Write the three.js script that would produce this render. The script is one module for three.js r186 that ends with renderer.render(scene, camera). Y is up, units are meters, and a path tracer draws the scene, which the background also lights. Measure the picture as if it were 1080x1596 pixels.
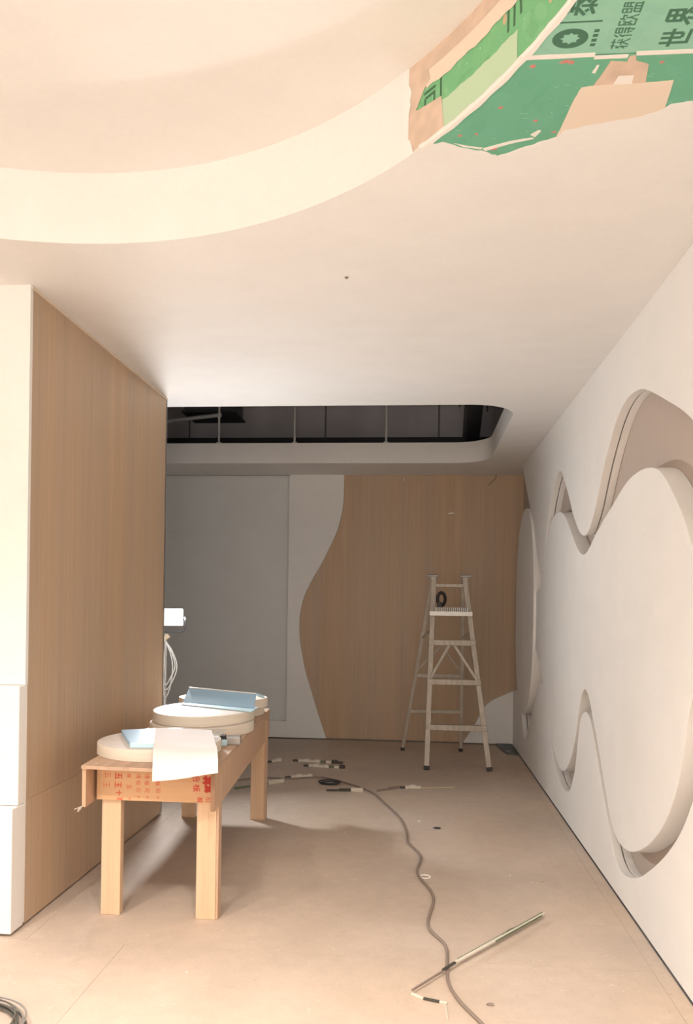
import * as THREE from 'three';
import { mergeGeometries, toCreasedNormals } from 'three/addons/utils/BufferGeometryUtils.js';
import { RoundedBoxGeometry } from 'three/addons/geometries/RoundedBoxGeometry.js';
import { RectAreaLightUniformsLib } from 'three/addons/lights/RectAreaLightUniformsLib.js';

// ---------------------------------------------------------------- camera, sky, lights, exposure
const scene = new THREE.Scene();
const F = 1250, HORIZON = 943.4;
const camera = new THREE.PerspectiveCamera(2 * Math.atan(HORIZON / F) * 180 / Math.PI, 1080 / (2 * HORIZON), 0.05, 200);
camera.setViewOffset(1080, 2 * HORIZON, 0, 0, 1080, 1596);
camera.rotation.order = 'YXZ';
camera.position.set(0, 1.5, 0);
camera.rotation.set(0, Math.atan(108 / F), 0.014);

const renderer = new THREE.WebGLRenderer({ antialias: true });
renderer.toneMapping = THREE.LinearToneMapping;
renderer.toneMappingExposure = 1.19;
renderer.shadowMap.enabled = true;
RectAreaLightUniformsLib.init();

scene.background = new THREE.Color(1.0, 0.9, 0.78).multiplyScalar(2.2);   // bright hazy sky beyond the unseen shop window
const WIN = { x0: -4.1, x1: 0.85, y0: 0.12, y1: 2.78, z: 3.6 };
const unseenDaylight = new THREE.RectAreaLight(new THREE.Color(1.0, 0.87, 0.76), 1.0, WIN.x1 - WIN.x0, WIN.y1 - WIN.y0);  // window light from out of view, placed to light the room from behind
unseenDaylight.name = 'unseen_window_daylight';
unseenDaylight.position.set((WIN.x0 + WIN.x1) / 2, (WIN.y0 + WIN.y1) / 2, WIN.z - 0.12);
unseenDaylight.lookAt(unseenDaylight.position.x, unseenDaylight.position.y, -5);
scene.add(unseenDaylight);

const FLOOD = new THREE.Color(1, 0.92, 0.85), FLOOD_POWER = 320, FLOOD_TILT = -0.05, DOWN_POWER = 16.5;   // two unseen flood lamps behind the viewer light the ceiling

// ---------------------------------------------------------------- room measures (metres; camera at x 0, z 0, looking to -z)
const CEIL = 2.95, XR = 1.07, ZB = -8.9, XL = -4.5, XW = -1.78, ZW0 = -3.55, ZW1 = -5.56;
const DOME = { a: 1.75, b: 2.1, cx: -1.23, cz: -1.05, top: 3.235 };
const SLOT = { x0: -3.9, x1: 0.71, z0: -5.8, z1: -8.15, r: 0.34, h: 0.205 };

// ---------------------------------------------------------------- helpers
let seed = 20240;
const rnd = () => { seed = (seed * 1664525 + 1013904223) >>> 0; return seed / 4294967296; };
const rr = (a, b) => a + (b - a) * rnd();
const hash = (x, y, s) => { let h = (x * 374761393 + y * 668265263 + s * 974634721) | 0; h = Math.imul(h ^ (h >>> 13), 1274126177); h ^= h >>> 16; return (h >>> 0) / 4294967296; };
const sm = (t) => t * t * (3 - 2 * t);
function pn(u, v, nx, ny, s) {            // value noise on the unit square, repeating
  const x = u * nx, y = v * ny, x0 = Math.floor(x), y0 = Math.floor(y), fx = sm(x - x0), fy = sm(y - y0);
  const m = (a, n) => ((a % n) + n) % n;
  const a = hash(m(x0, nx), m(y0, ny), s), b = hash(m(x0 + 1, nx), m(y0, ny), s), c = hash(m(x0, nx), m(y0 + 1, ny), s), d = hash(m(x0 + 1, nx), m(y0 + 1, ny), s);
  return a + (b - a) * fx + (c - a) * fy + (a - b - c + d) * fx * fy;
}
function dataTex(w, h, mu, mv, fn, colour = true) {
  const d = new Uint8Array(w * h * 4);
  for (let y = 0; y < h; y++) for (let x = 0; x < w; x++) {
    const c = fn(x / w, y / h), k = (y * w + x) * 4;
    for (let i = 0; i < 3; i++) d[k + i] = Math.max(0, Math.min(255, Math.round((Array.isArray(c) ? c[i] : c) * 255)));
    d[k + 3] = 255;
  }
  const t = new THREE.DataTexture(d, w, h, THREE.RGBAFormat);
  t.wrapS = t.wrapT = THREE.RepeatWrapping; t.magFilter = THREE.LinearFilter; t.minFilter = THREE.LinearFilter;
  t.repeat.set(1 / mu, 1 / mv); if (colour) t.colorSpace = THREE.SRGBColorSpace; t.needsUpdate = true;
  return t;
}
const enc = (l) => l <= 0.0031308 ? 12.92 * l : 1.055 * Math.pow(l, 1 / 2.4) - 0.055;
const tone = (c, k) => c.map((v) => enc(Math.max(0, v * k)));
function std(o) { return new THREE.MeshStandardMaterial({ roughness: 0.8, side: THREE.DoubleSide, ...o }); }
const lin = (r, g, b) => new THREE.Color().setRGB(r, g, b);

function metreUV(geo) {                   // uv in metres from the plane each face lies in
  const g = geo.index ? geo.toNonIndexed() : geo, p = g.attributes.position, n = g.attributes.normal, uv = new Float32Array(p.count * 2);
  for (let i = 0; i < p.count; i += 3) {
    let ax = 0, ay = 0, az = 0;
    for (let j = i; j < i + 3; j++) { ax += n.getX(j); ay += n.getY(j); az += n.getZ(j); }
    ax = Math.abs(ax); ay = Math.abs(ay); az = Math.abs(az);
    for (let j = i; j < i + 3; j++) {
      const x = p.getX(j), y = p.getY(j), z = p.getZ(j);
      const [u, v] = ay >= ax && ay >= az ? [x, z] : ax >= az ? [z, y] : [x, y];
      uv[j * 2] = u; uv[j * 2 + 1] = v;
    }
  }
  g.setAttribute('uv', new THREE.BufferAttribute(uv, 2));
  return g;
}
const used = {};
function numbered(n) { used[n] = (used[n] ?? -1) + 1; return used[n] ? n + '_' + String(used[n]).padStart(3, '0') : n; }
function part(name, geo, mat, parent) {
  const m = new THREE.Mesh(geo, mat); m.name = name; m.castShadow = m.receiveShadow = true;
  parent.add(m); return m;
}
function struct(name) { const g = new THREE.Group(); g.name = name; g.userData = { kind: 'structure' }; scene.add(g); return g; }
function thing(name, label, category, pos = [0, 0, 0], turn = 0, group) {
  const g = new THREE.Group(); g.name = numbered(name); g.position.set(...pos); g.rotation.y = turn;
  g.userData = { label, category }; if (group) g.userData.group = group;
  scene.add(g); return g;
}
function solo(name, geo, mat, label, category, pos = [0, 0, 0], turn = 0, group) {
  const m = part(numbered(name), geo, mat, scene); m.position.set(...pos); m.rotation.y = turn;
  m.userData = { label, category }; if (group) m.userData.group = group; return m;
}
function box(x0, x1, y0, y1, z0, z1) {
  const g = new THREE.BoxGeometry(Math.abs(x1 - x0), Math.abs(y1 - y0), Math.abs(z1 - z0));
  g.translate((x0 + x1) / 2, (y0 + y1) / 2, (z0 + z1) / 2); return metreUV(g);
}
function rbox(w, h, d, r = 0.004, seg = 2) { return metreUV(new RoundedBoxGeometry(w, h, d, seg, r)); }
const V = (...a) => new THREE.Vector3(...a);
function bar(a, b, w, d, up = V(0, 1, 0), r = 0.003) {                    // box from a to b, w across and d deep
  const A = V(...a), B = V(...b), L = A.distanceTo(B), g = new RoundedBoxGeometry(w, L, d, 1, Math.min(r, w / 3, d / 3));
  const y = B.clone().sub(A).normalize(), z = V(0, 0, 1).addScaledVector(y, -y.z).normalize(), x = y.clone().cross(z);
  g.applyMatrix4(new THREE.Matrix4().makeBasis(x, y, z).setPosition(A.add(B).multiplyScalar(0.5)));
  return metreUV(g);
}
function tube(pts, r, n = 60, closed = false, rad = 6) {
  return new THREE.TubeGeometry(new THREE.CatmullRomCurve3(pts.map((p) => V(...p)), closed, 'centripetal'), n, r, rad, closed);
}
function smooth(pts, n = 4) {             // Catmull-Rom through 2-D points
  return new THREE.CatmullRomCurve3(pts.map(([a, b]) => V(a, b, 0)), false, 'centripetal').getPoints(pts.length * n).map((p) => [p.x, p.y]);
}
const shapeOf = (pts) => new THREE.Shape(pts.map(([a, b]) => new THREE.Vector2(a, b)));
function slabZY(pts, x0, x1, bevel = 0) { // outline in (z, y), from plane x0 to plane x1
  const t = x1 - x0, g = new THREE.ExtrudeGeometry(shapeOf(pts.map(([z, y]) => [-z, y])), { depth: t - 2 * bevel, bevelEnabled: bevel > 0, bevelSize: bevel, bevelThickness: bevel, bevelOffset: -bevel, bevelSegments: 1 });
  g.translate(0, 0, bevel); g.applyMatrix4(new THREE.Matrix4().makeBasis(V(0, 0, -1), V(0, 1, 0), V(1, 0, 0)).setPosition(x0, 0, 0));
  return metreUV(toCreasedNormals(g, 0.35));
}
function slabXY(pts, z0, t, holes = []) { // outline in (x, y), front face at z0 + t
  const s = shapeOf(pts); for (const h of holes) s.holes.push(new THREE.Path(h.map(([a, b]) => new THREE.Vector2(a, b))));
  const g = new THREE.ExtrudeGeometry(s, { depth: t, bevelEnabled: false }); g.translate(0, 0, z0);
  return metreUV(toCreasedNormals(g, 0.6));
}
function slabXZ(pts, y0, t, holes = []) { // outline in (x, z), underside at y0
  const s = shapeOf(pts.map(([x, z]) => [x, -z])); for (const h of holes) s.holes.push(new THREE.Path(h.map(([x, z]) => new THREE.Vector2(x, -z))));
  const g = new THREE.ExtrudeGeometry(s, { depth: t, bevelEnabled: false }); g.rotateX(-Math.PI / 2); g.translate(0, y0, 0);
  return metreUV(toCreasedNormals(g, 0.6));
}

// ---------------------------------------------------------------- materials
const plasterTex = (c, s) => dataTex(512, 512, 2.3, 2.3, (u, v) => {
  const k = 1 + 0.035 * (pn(u, v, 5, 5, s) - 0.5) + 0.03 * (pn(u, v, 17, 23, s + 1) - 0.5) + 0.02 * (pn(u, v, 150, 150, s + 2) - 0.5);
  const w = 0.012 * (pn(u, v, 7, 6, s + 5) - 0.5);
  return tone([c[0] * (1 + w), c[1], c[2] * (1 - w)], k);
});
const plasterBump = dataTex(512, 512, 0.9, 0.9, (u, v) => 0.5 * pn(u, v, 12, 12, 3) + 0.3 * pn(u, v, 60, 60, 4) + 0.2 * pn(u, v, 200, 200, 5), false);
const whiteMap = plasterTex([0.84, 0.825, 0.80], 11);
const M = {};
M.white = std({ map: whiteMap, roughness: 0.85, bumpMap: plasterBump, bumpScale: 0.0003 });
M.ceil = std({ map: plasterTex([0.83, 0.81, 0.785], 31), roughness: 0.9, bumpMap: plasterBump, bumpScale: 0.0003 });
M.grey = std({ map: plasterTex([0.74, 0.75, 0.73], 51), roughness: 0.85 });  // near-white panel, colour greyed a little for the shade of its recess
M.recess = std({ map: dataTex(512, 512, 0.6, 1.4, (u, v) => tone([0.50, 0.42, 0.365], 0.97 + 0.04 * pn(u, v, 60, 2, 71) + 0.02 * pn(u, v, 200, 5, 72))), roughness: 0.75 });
function veneer(c, s, mu, mv) {
  return dataTex(1024, 512, mu, mv, (u, v) => {
    const wob = 0.006 * (pn(u, v, 6, 3, s + 9) - 0.5), w = u + wob;
    let k = 0.90 + 0.07 * pn(w, v, 26, 2, s) + 0.09 * pn(w, v, 90, 3, s + 1) + 0.09 * pn(w, v, 300, 8, s + 2) - 0.07 * Math.pow(pn(w, v, 420, 26, s + 3), 3);
    const t = pn(w, v, 9, 1, s + 4) - 0.5;
    return tone([c[0] * (1 + 0.06 * t), c[1], c[2] * (1 - 0.1 * t)], k);
  });
}
const grainBump = dataTex(512, 256, 0.5, 0.9, (u, v) => 0.6 * pn(u, v, 120, 3, 91) + 0.4 * pn(u, v, 250, 9, 92), false);
M.veneer = std({ map: veneer([0.52, 0.372, 0.248], 101, 1.25, 2.6), roughness: 0.55, bumpMap: grainBump, bumpScale: 0.0005 });
M.veneerLow = std({ map: veneer([0.54, 0.39, 0.262], 121, 1.25, 2.6), roughness: 0.55, bumpMap: grainBump, bumpScale: 0.0005 });
M.floor = std({
  map: dataTex(1024, 1024, 3.1, 3.1, (u, v) => {
    let k = 0.95 + 0.12 * (pn(u, v, 4, 5, 201) - 0.5) + 0.11 * (pn(u, v, 13, 11, 202) - 0.5) + 0.07 * (pn(u, v, 60, 60, 203) - 0.5) + 0.06 * (pn(u, v, 300, 300, 204) - 0.5);
    const sp = pn(u, v, 190, 190, 205); if (sp > 0.965) k *= 1.22; if (sp < 0.03) k *= 0.78;
    const sc = pn(u, v, 9, 240, 206) * pn(u, v, 30, 7, 207); if (sc > 0.72) k *= 1.05;
    const w = pn(u, v, 6, 6, 208) - 0.5;
    return tone([0.61 * (1 + 0.05 * w), 0.49, 0.395 * (1 - 0.08 * w)], k);
  }), roughness: 0.6, bumpMap: dataTex(512, 512, 1.3, 1.3, (u, v) => 0.6 * pn(u, v, 90, 90, 211) + 0.4 * pn(u, v, 17, 17, 212), false), bumpScale: 0.0003,
});
M.concrete = std({ map: dataTex(256, 256, 1.7, 1.7, (u, v) => tone([0.30, 0.29, 0.29], 0.85 + 0.3 * pn(u, v, 9, 9, 221) + 0.15 * pn(u, v, 60, 60, 222))), roughness: 0.95 });
M.plenum = std({ map: dataTex(256, 256, 1.3, 1.3, (u, v) => tone([0.76, 0.73, 0.76], 0.9 + 0.2 * pn(u, v, 7, 9, 225))), roughness: 0.9 });
M.dark = std({ color: lin(0.045, 0.045, 0.05), roughness: 0.6 });
M.duct = std({ color: lin(0.10, 0.10, 0.105), roughness: 0.5, metalness: 0.3 });
M.rod = std({ color: lin(0.55, 0.55, 0.53), roughness: 0.5 });
M.putty = std({ color: lin(0.80, 0.68, 0.56), roughness: 0.9 });
M.tape = std({ map: dataTex(256, 256, 0.3, 0.3, (u, v) => tone([0.66, 0.51, 0.40], 0.92 + 0.16 * pn(u, v, 11, 9, 231))), roughness: 0.9 });
M.whitePutty = std({ color: lin(0.85, 0.81, 0.76), roughness: 0.9 });
M.ply = std({ map: veneer([0.56, 0.375, 0.255], 161, 0.55, 1.3), roughness: 0.65, bumpMap: grainBump, bumpScale: 0.0004 });
M.plyTop = std({ map: dataTex(512, 512, 0.7, 1.2, (u, v) => tone([0.50, 0.34, 0.24], 0.82 + 0.2 * pn(u, v, 40, 4, 241) + 0.16 * pn(u, v, 9, 7, 242) + (pn(u, v, 60, 60, 243) > 0.9 ? 0.2 : 0))), roughness: 0.75 });
M.plyEdge = std({ color: lin(0.30, 0.17, 0.10), roughness: 0.8 });
M.pine = std({ map: veneer([0.70, 0.50, 0.335], 181, 0.6, 1.6), roughness: 0.6, bumpMap: grainBump, bumpScale: 0.0005 });
M.disc = std({ map: dataTex(256, 256, 0.5, 0.5, (u, v) => tone([0.80, 0.72, 0.61], 0.95 + 0.08 * pn(u, v, 9, 9, 251))), roughness: 0.7 });
M.discTop = std({ map: dataTex(256, 256, 0.5, 0.5, (u, v) => tone([0.78, 0.70, 0.63], 0.95 + 0.08 * pn(u, v, 7, 11, 252))), roughness: 0.6 });
M.blue = std({ color: lin(0.40, 0.63, 0.86), roughness: 0.45 });
M.blueLight = std({ color: lin(0.55, 0.78, 0.88), roughness: 0.5 });
M.film = new THREE.MeshPhysicalMaterial({ color: lin(0.95, 0.95, 0.95), roughness: 0.12, transmission: 0.75, thickness: 0, ior: 1.5, side: THREE.DoubleSide });
M.paper = std({ color: lin(0.80, 0.75, 0.74), roughness: 0.85 });
M.ladder = std({ map: dataTex(256, 256, 0.5, 0.5, (u, v) => tone([0.49, 0.435, 0.365], 0.85 + 0.25 * pn(u, v, 20, 9, 261) + (pn(u, v, 40, 40, 262) > 0.86 ? 0.15 : 0))), roughness: 0.55, metalness: 0.15 });
M.alu = std({ color: lin(0.72, 0.70, 0.66), roughness: 0.45, metalness: 0.3 });
M.rubber = std({ color: lin(0.05, 0.045, 0.045), roughness: 0.7 });
M.cable = std({ color: lin(0.27, 0.21, 0.175), roughness: 0.6 });
M.cord = std({ color: lin(0.75, 0.74, 0.70), roughness: 0.5 });
M.tan = std({ color: lin(0.62, 0.50, 0.33), roughness: 0.6 });
M.slate = std({ map: dataTex(128, 128, 0.3, 0.3, (u, v) => tone([0.13, 0.14, 0.15], 0.8 + 0.4 * pn(u, v, 8, 8, 271))), roughness: 0.6 });
M.stripWhite = std({ color: lin(0.72, 0.66, 0.56), roughness: 0.5 });
M.stripDark = std({ color: lin(0.06, 0.055, 0.045), roughness: 0.5 });
M.stripGreen = std({ color: lin(0.16, 0.20, 0.12), roughness: 0.6 });
M.wire = std({ color: lin(0.16, 0.16, 0.15), roughness: 0.4, metalness: 0.5 });
M.metal = std({ color: lin(0.42, 0.41, 0.40), roughness: 0.4, metalness: 0.6 });
M.pavement = std({ color: lin(0.45, 0.41, 0.36), roughness: 0.95 });
M.glass = new THREE.MeshPhysicalMaterial({ color: 0xffffff, transmission: 1, thickness: 0, roughness: 0, ior: 1.5 });

// ---------------------------------------------------------------- stroke lettering (the print on boards and plywood)
const GLYPH = {
  shi: [[0.5, 4, 9.5, 4], [2.5, 1, 2.5, 9, 9, 9], [5, 1, 5, 7], [7.3, 1, 7.3, 7], [5, 7, 7.3, 7]],
  jie: [[2.5, 0.5, 7.5, 0.5, 7.5, 4.5, 2.5, 4.5, 2.5, 0.5], [5, 0.5, 5, 4.5], [2.5, 2.5, 7.5, 2.5], [5, 4.5, 0.5, 7.2], [5, 4.5, 9.5, 7.2], [3.8, 6, 3.6, 7.5, 2.5, 9.8], [6.3, 6, 6.3, 9.8]],
  huo: [[0.5, 1.5, 9.5, 1.5], [3.3, 0.3, 3.3, 2.7], [6.7, 0.3, 6.7, 2.7], [3, 3.3, 0.8, 5], [1.2, 3.4, 2.8, 6, 2.2, 9.7], [2.6, 6, 0.6, 8.2], [4, 5.5, 9.5, 5.5], [6.5, 3.2, 6.4, 6, 4, 9.7], [6.5, 6, 9.5, 9.7], [8, 3.6, 9, 4.6]],
  de: [[2.8, 0.5, 0.6, 2.8], [3, 3, 0.6, 5.6], [2, 4.5, 2, 9.8], [4.5, 0.7, 8.7, 0.7, 8.7, 3.9, 4.5, 3.9, 4.5, 0.7], [4.5, 2.3, 8.7, 2.3], [4, 5.3, 9.4, 5.3], [3.8, 7, 9.6, 7], [8, 5.3, 8, 9.5, 6.7, 9.2], [5, 7.8, 6, 9]],
  ou: [[4.6, 1, 0.8, 1, 0.8, 9, 4.8, 9], [4, 2.5, 1.5, 7.5], [1.6, 3, 4.2, 7.2], [6.5, 0.5, 5.3, 3.6], [6, 2.2, 9.4, 2.2, 8.7, 4], [7.3, 3.5, 7, 6, 5, 9.7], [7.2, 5, 9.6, 9.7]],
  meng: [[1, 0.5, 4, 0.5, 4, 4.8, 1, 4.8, 1, 0.5], [1, 2.6, 4, 2.6], [5.6, 5.2, 6, 0.5, 9, 0.5, 9, 5.2], [6, 2, 9, 2], [6, 3.5, 9, 3.5], [1.5, 6.2, 8.5, 6.2, 8.5, 9.3, 1.5, 9.3, 1.5, 6.2], [3.9, 6.2, 3.9, 9.3], [6.1, 6.2, 6.1, 9.3], [0.3, 9.3, 9.7, 9.3]],
  cee: [[8.5, 2.2, 7, 0.9, 4.5, 0.7, 2.3, 2, 1.5, 5, 2.3, 8, 4.5, 9.3, 7, 9.1, 8.5, 7.8]],
  tai: [[1.5, 1.2, 8.5, 1.2], [2, 2.6, 8, 2.6], [0.5, 4, 9.5, 4], [5, 0.2, 3.5, 4.5, 0.5, 6.6], [5.6, 4, 9.5, 6.6], [5, 5, 5, 9.6], [2.2, 6.5, 3.3, 7.4], [1, 9.2, 4.5, 7.8], [7.8, 6.3, 6.6, 7.4], [5.3, 7.6, 9, 9.4]],
  si: [[1, 1, 9, 1, 9, 9.5, 7.5, 9], [1.2, 3.5, 6.5, 3.5], [1.8, 5.2, 6, 5.2, 6, 8.4, 1.8, 8.4, 1.8, 5.2]],
  show: [[2, 1.5, 8, 1.5], [0.5, 4, 9.5, 4], [5, 4, 5, 9.5], [2.8, 4, 2.6, 9.4], [7.2, 4, 7.6, 8.6]],
  he: [[5, 0.3, 0.3, 4.6], [5, 0.3, 9.7, 4.6], [3, 4, 7, 4], [2, 5.8, 8, 5.8, 8, 9.6, 2, 9.6, 2, 5.8]],
  ban: [[0.5, 3, 4.4, 3], [2.5, 0.4, 2.5, 9.8], [2.4, 3.5, 0.4, 7], [2.7, 4, 4.2, 5.6], [9.4, 0.8, 5.6, 1.4, 5.5, 5, 4.5, 9.7], [5.6, 3.8, 9, 3.8, 7.8, 7, 5.4, 9.7], [6, 5, 9.7, 9.7]],
  wu: [[1, 1, 9, 1], [4.7, 1, 3.3, 9], [1.5, 4.6, 7.5, 4.6, 7.2, 9], [0.5, 9, 9.5, 9]],
  wang: [[1, 1, 9, 1], [1.5, 5, 8.5, 5], [5, 1, 5, 9.3], [0.5, 9.3, 9.5, 9.3]],
  ten: [[0.5, 4.5, 9.5, 4.5], [5, 0.5, 5, 9.7]],
  jing: [[1, 3, 9, 3], [0.5, 7, 9.5, 7], [3.2, 0.5, 3, 9.7], [6.9, 0.5, 6.9, 9.7], [3.2, 5, 6.9, 5]],
};
// draws a glyph in canvas c: the glyph's right goes along (rx, ry) and its down along (dx, dy), both whole sizes in pixels
function glyph(c, name, x, y, rx, ry, dx, dy, w) {
  c.save(); c.lineWidth = w; c.lineCap = 'butt'; c.lineJoin = 'miter';
  for (const s of GLYPH[name]) {
    c.beginPath();
    for (let i = 0; i < s.length; i += 2) { const X = x + rx * s[i] / 10 + dx * s[i + 1] / 10, Y = y + ry * s[i] / 10 + dy * s[i + 1] / 10; i ? c.lineTo(X, Y) : c.moveTo(X, Y); }
    c.stroke();
  }
  c.restore();
}
function canvas(w, h) { const k = document.createElement('canvas'); k.width = w; k.height = h; return k; }
function canvasTex(k) { const t = new THREE.CanvasTexture(k); t.colorSpace = THREE.SRGBColorSpace; t.magFilter = THREE.LinearFilter; return t; }
function speckle(c, w, h, n, colours, lo, hi) {
  for (let i = 0; i < n; i++) { c.fillStyle = colours[Math.floor(rnd() * colours.length)]; c.beginPath(); c.ellipse(rnd() * w, rnd() * h, rr(lo, hi), rr(lo, hi) * 0.6, rnd() * 3, 0, 6.3); c.fill(); }
}
// printed side of the ceiling boards, 1.2 x 1.4 m at 1 px a mm; canvas x is world x, canvas y is z + 2.7
function boardTexture(base, printed) {
  const k = canvas(1200, 1400), c = k.getContext('2d');
  c.fillStyle = base; c.fillRect(0, 0, 1200, 1400);
  c.globalAlpha = 0.025; speckle(c, 1200, 1400, 500, ['#ffffff', '#0d4a2c', '#8fd0a8'], 10, 60); c.globalAlpha = 1;
  c.globalAlpha = 0.35; speckle(c, 1200, 1400, 60, ['#d8ecd8'], 1, 5); c.globalAlpha = 1;
  const P = (x, z) => [x * 1000, (z + 2.7) * 1000];
  if (printed) {
    c.strokeStyle = c.fillStyle = '#45735c';
    const line = (names, x, z, size, step, w) => names.forEach((n, i) => glyph(c, n, ...P(x, z + i * step), 0, step * 930, size * 1000, 0, w));
    line(['shi', 'jie'], 0.592, -2.135, 0.085, 0.078, 9);
    line(['huo', 'de', 'ou', 'meng', 'cee'], 0.478, -2.132, 0.048, 0.042, 4.2);
    line(['tai'], 0.337, -2.008, 0.082, 0.075, 9);
    c.lineWidth = 6; c.beginPath(); c.moveTo(...P(0.333, -2.027)); c.lineTo(...P(0.440, -2.027)); c.stroke();
    const [rx, ry] = P(0.372, -2.085);
    c.beginPath(); c.ellipse(rx, ry, 45, 36, 0, 0, 6.3); c.fill();
    c.fillStyle = base; c.beginPath();
    for (let i = 0; i <= 16; i++) { const r = i % 2 ? 18 : 25, a = i * Math.PI / 8; const X = rx + r * Math.cos(a), Y = ry + r * 0.82 * Math.sin(a); i ? c.lineTo(X, Y) : c.moveTo(X, Y); } c.fill();
    c.fillStyle = '#45735c';
    for (let i = 0; i < 4; i++) c.fillRect(...P(0.427, -2.117 + i * 0.017), 13, 11);
  } else {
    c.globalAlpha = 0.85;                                                   // rust-red primer dabs over the screw heads
    for (const [x, z, w, h] of [[0.292, -2.185, 9, 8], [0.375, -2.172, 16, 7], [0.392, -2.176, 9, 8], [0.225, -2.36, 8, 7], [0.115, -2.492, 8, 6], [0.165, -2.487, 6, 6], [0.335, -2.43, 8, 6], [0.225, -2.57, 13, 9], [0.63, -2.19, 7, 6], [0.40, -2.49, 9, 5]]) {
      c.fillStyle = '#c98f86'; c.beginPath(); c.ellipse(...P(x, z), w, h, 0.3, 0, 6.3); c.fill();
      c.fillStyle = '#d9776c'; c.beginPath(); c.ellipse(P(x, z)[0] + 2, P(x, z)[1] - 1, w * 0.55, h * 0.6, 0.3, 0, 6.3); c.fill();
    }
    c.globalAlpha = 0.6; c.strokeStyle = '#dcefdf'; c.lineWidth = 1.5;
    for (let i = 0; i < 26; i++) { const x = rr(0.08, 0.75), z = rr(-2.58, -2.2); c.beginPath(); c.moveTo(...P(x, z)); c.lineTo(...P(x + rr(-0.015, 0.03), z + rr(-0.008, 0.008))); c.stroke(); }
    c.globalAlpha = 1;
  }
  return canvasTex(k);
}

// ================================================================ THE SETTING
// ---------------------------------------------------------------- floor
{
  const f = struct('floor');
  part('floor_slab', box(XL - 0.2, 1.4, -0.25, -0.012, ZB - 0.7, WIN.z + 0.3), M.concrete, f);
  const gap = 0.0006, zs = [ZB + 0.005, -6.05, -3.42, -1.0, 1.4, WIN.z];
  const cuts = [[-3.1, -1.7, 1.0], [-3.1, -1.7, 1.0], [-2.47, -1.25, 1.0], [-2.47, -1.25, 1.0], [-2.47, -1.25, 1.0]];
  for (let j = 0; j + 1 < zs.length; j++) {
    const xs = [XL, ...cuts[j], 1.066];
    for (let i = 0; i + 1 < xs.length; i++) {
      const g = box(xs[i] + gap, xs[i + 1] - gap, -0.012, 0, zs[j] + gap, zs[j + 1] - gap);
      part('floor_board', g, M.floor, f);
    }
  }
}
// ---------------------------------------------------------------- outer shell
{
  const top = 3.95;
  const r = struct('wall_left');
  part('wall_face', box(XL - 0.15, XL, -0.012, top, ZW1, WIN.z + 0.15), M.white, r);
  part('unseen_dark_wall', box(XL - 0.15, XL, -0.012, top, ZB - 0.65, ZW1), M.concrete, r);  // out of view; dark concrete chosen to dim the back of the room
  const s = struct('ceiling_slab');
  part('slab', box(XL - 0.15, 1.4, top, top + 0.15, ZB - 0.65, WIN.z + 0.15), M.concrete, s);
  const p = struct('wall_plenum');
  part('wall_core', box(XL, 1.2, -0.012, top, ZB - 0.65, ZB - 0.52), M.concrete, p);
  const px = [XL, -2.73, -1.09, 0.24, 1.19];
  for (let i = 0; i < 4; i++) part('wall_panel', box(px[i] + 0.012, px[i + 1] - 0.012, 3.0, top, ZB - 0.52, ZB - 0.5), M.plenum, p);
  part('steel_channel', box(XL, 1.19, 3.40, 3.455, ZB - 0.5, ZB - 0.40), M.dark, p);
  part('bottom_ledge', box(XL, 1.16, 2.96, 3.0, ZB - 0.5, ZB - 0.005), M.dark, p);
}
// ---------------------------------------------------------------- unseen wall, window and street behind the viewer, placed to light the room from there
{
  const w = struct('wall_front');
  part('wall_face', box(XL, WIN.x0, -0.012, 3.95, WIN.z, WIN.z + 0.15), M.white, w);
  part('wall_face', box(WIN.x1, 1.2, -0.012, 3.95, WIN.z, WIN.z + 0.15), M.white, w);
  part('wall_face', box(WIN.x0, WIN.x1, WIN.y1, 3.95, WIN.z, WIN.z + 0.15), M.white, w);
  part('wall_face', box(WIN.x0, WIN.x1, -0.012, WIN.y0, WIN.z, WIN.z + 0.15), M.white, w);
  const g = struct('unseen_window_1');
  const n = 4, dx = (WIN.x1 - WIN.x0) / n;
  for (let i = 0; i <= n; i++) part('window_frame', box(WIN.x0 + i * dx - 0.03, WIN.x0 + i * dx + 0.03, WIN.y0, WIN.y1, WIN.z + 0.03, WIN.z + 0.09), M.duct, g);
  for (const y of [WIN.y0 + 0.03, WIN.y1 - 0.03]) part('window_frame', box(WIN.x0, WIN.x1, y - 0.03, y + 0.03, WIN.z + 0.03, WIN.z + 0.09), M.duct, g);
  for (let i = 0; i < n; i++) part('pane', box(WIN.x0 + i * dx + 0.03, WIN.x0 + (i + 1) * dx - 0.03, WIN.y0 + 0.06, WIN.y1 - 0.06, WIN.z + 0.055, WIN.z + 0.061), M.glass, g);
  const s = struct('ground_street');
  part('pavement', box(-30, 30, -0.35, -0.15, WIN.z + 0.3, 40), M.pavement, s);
}
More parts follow.
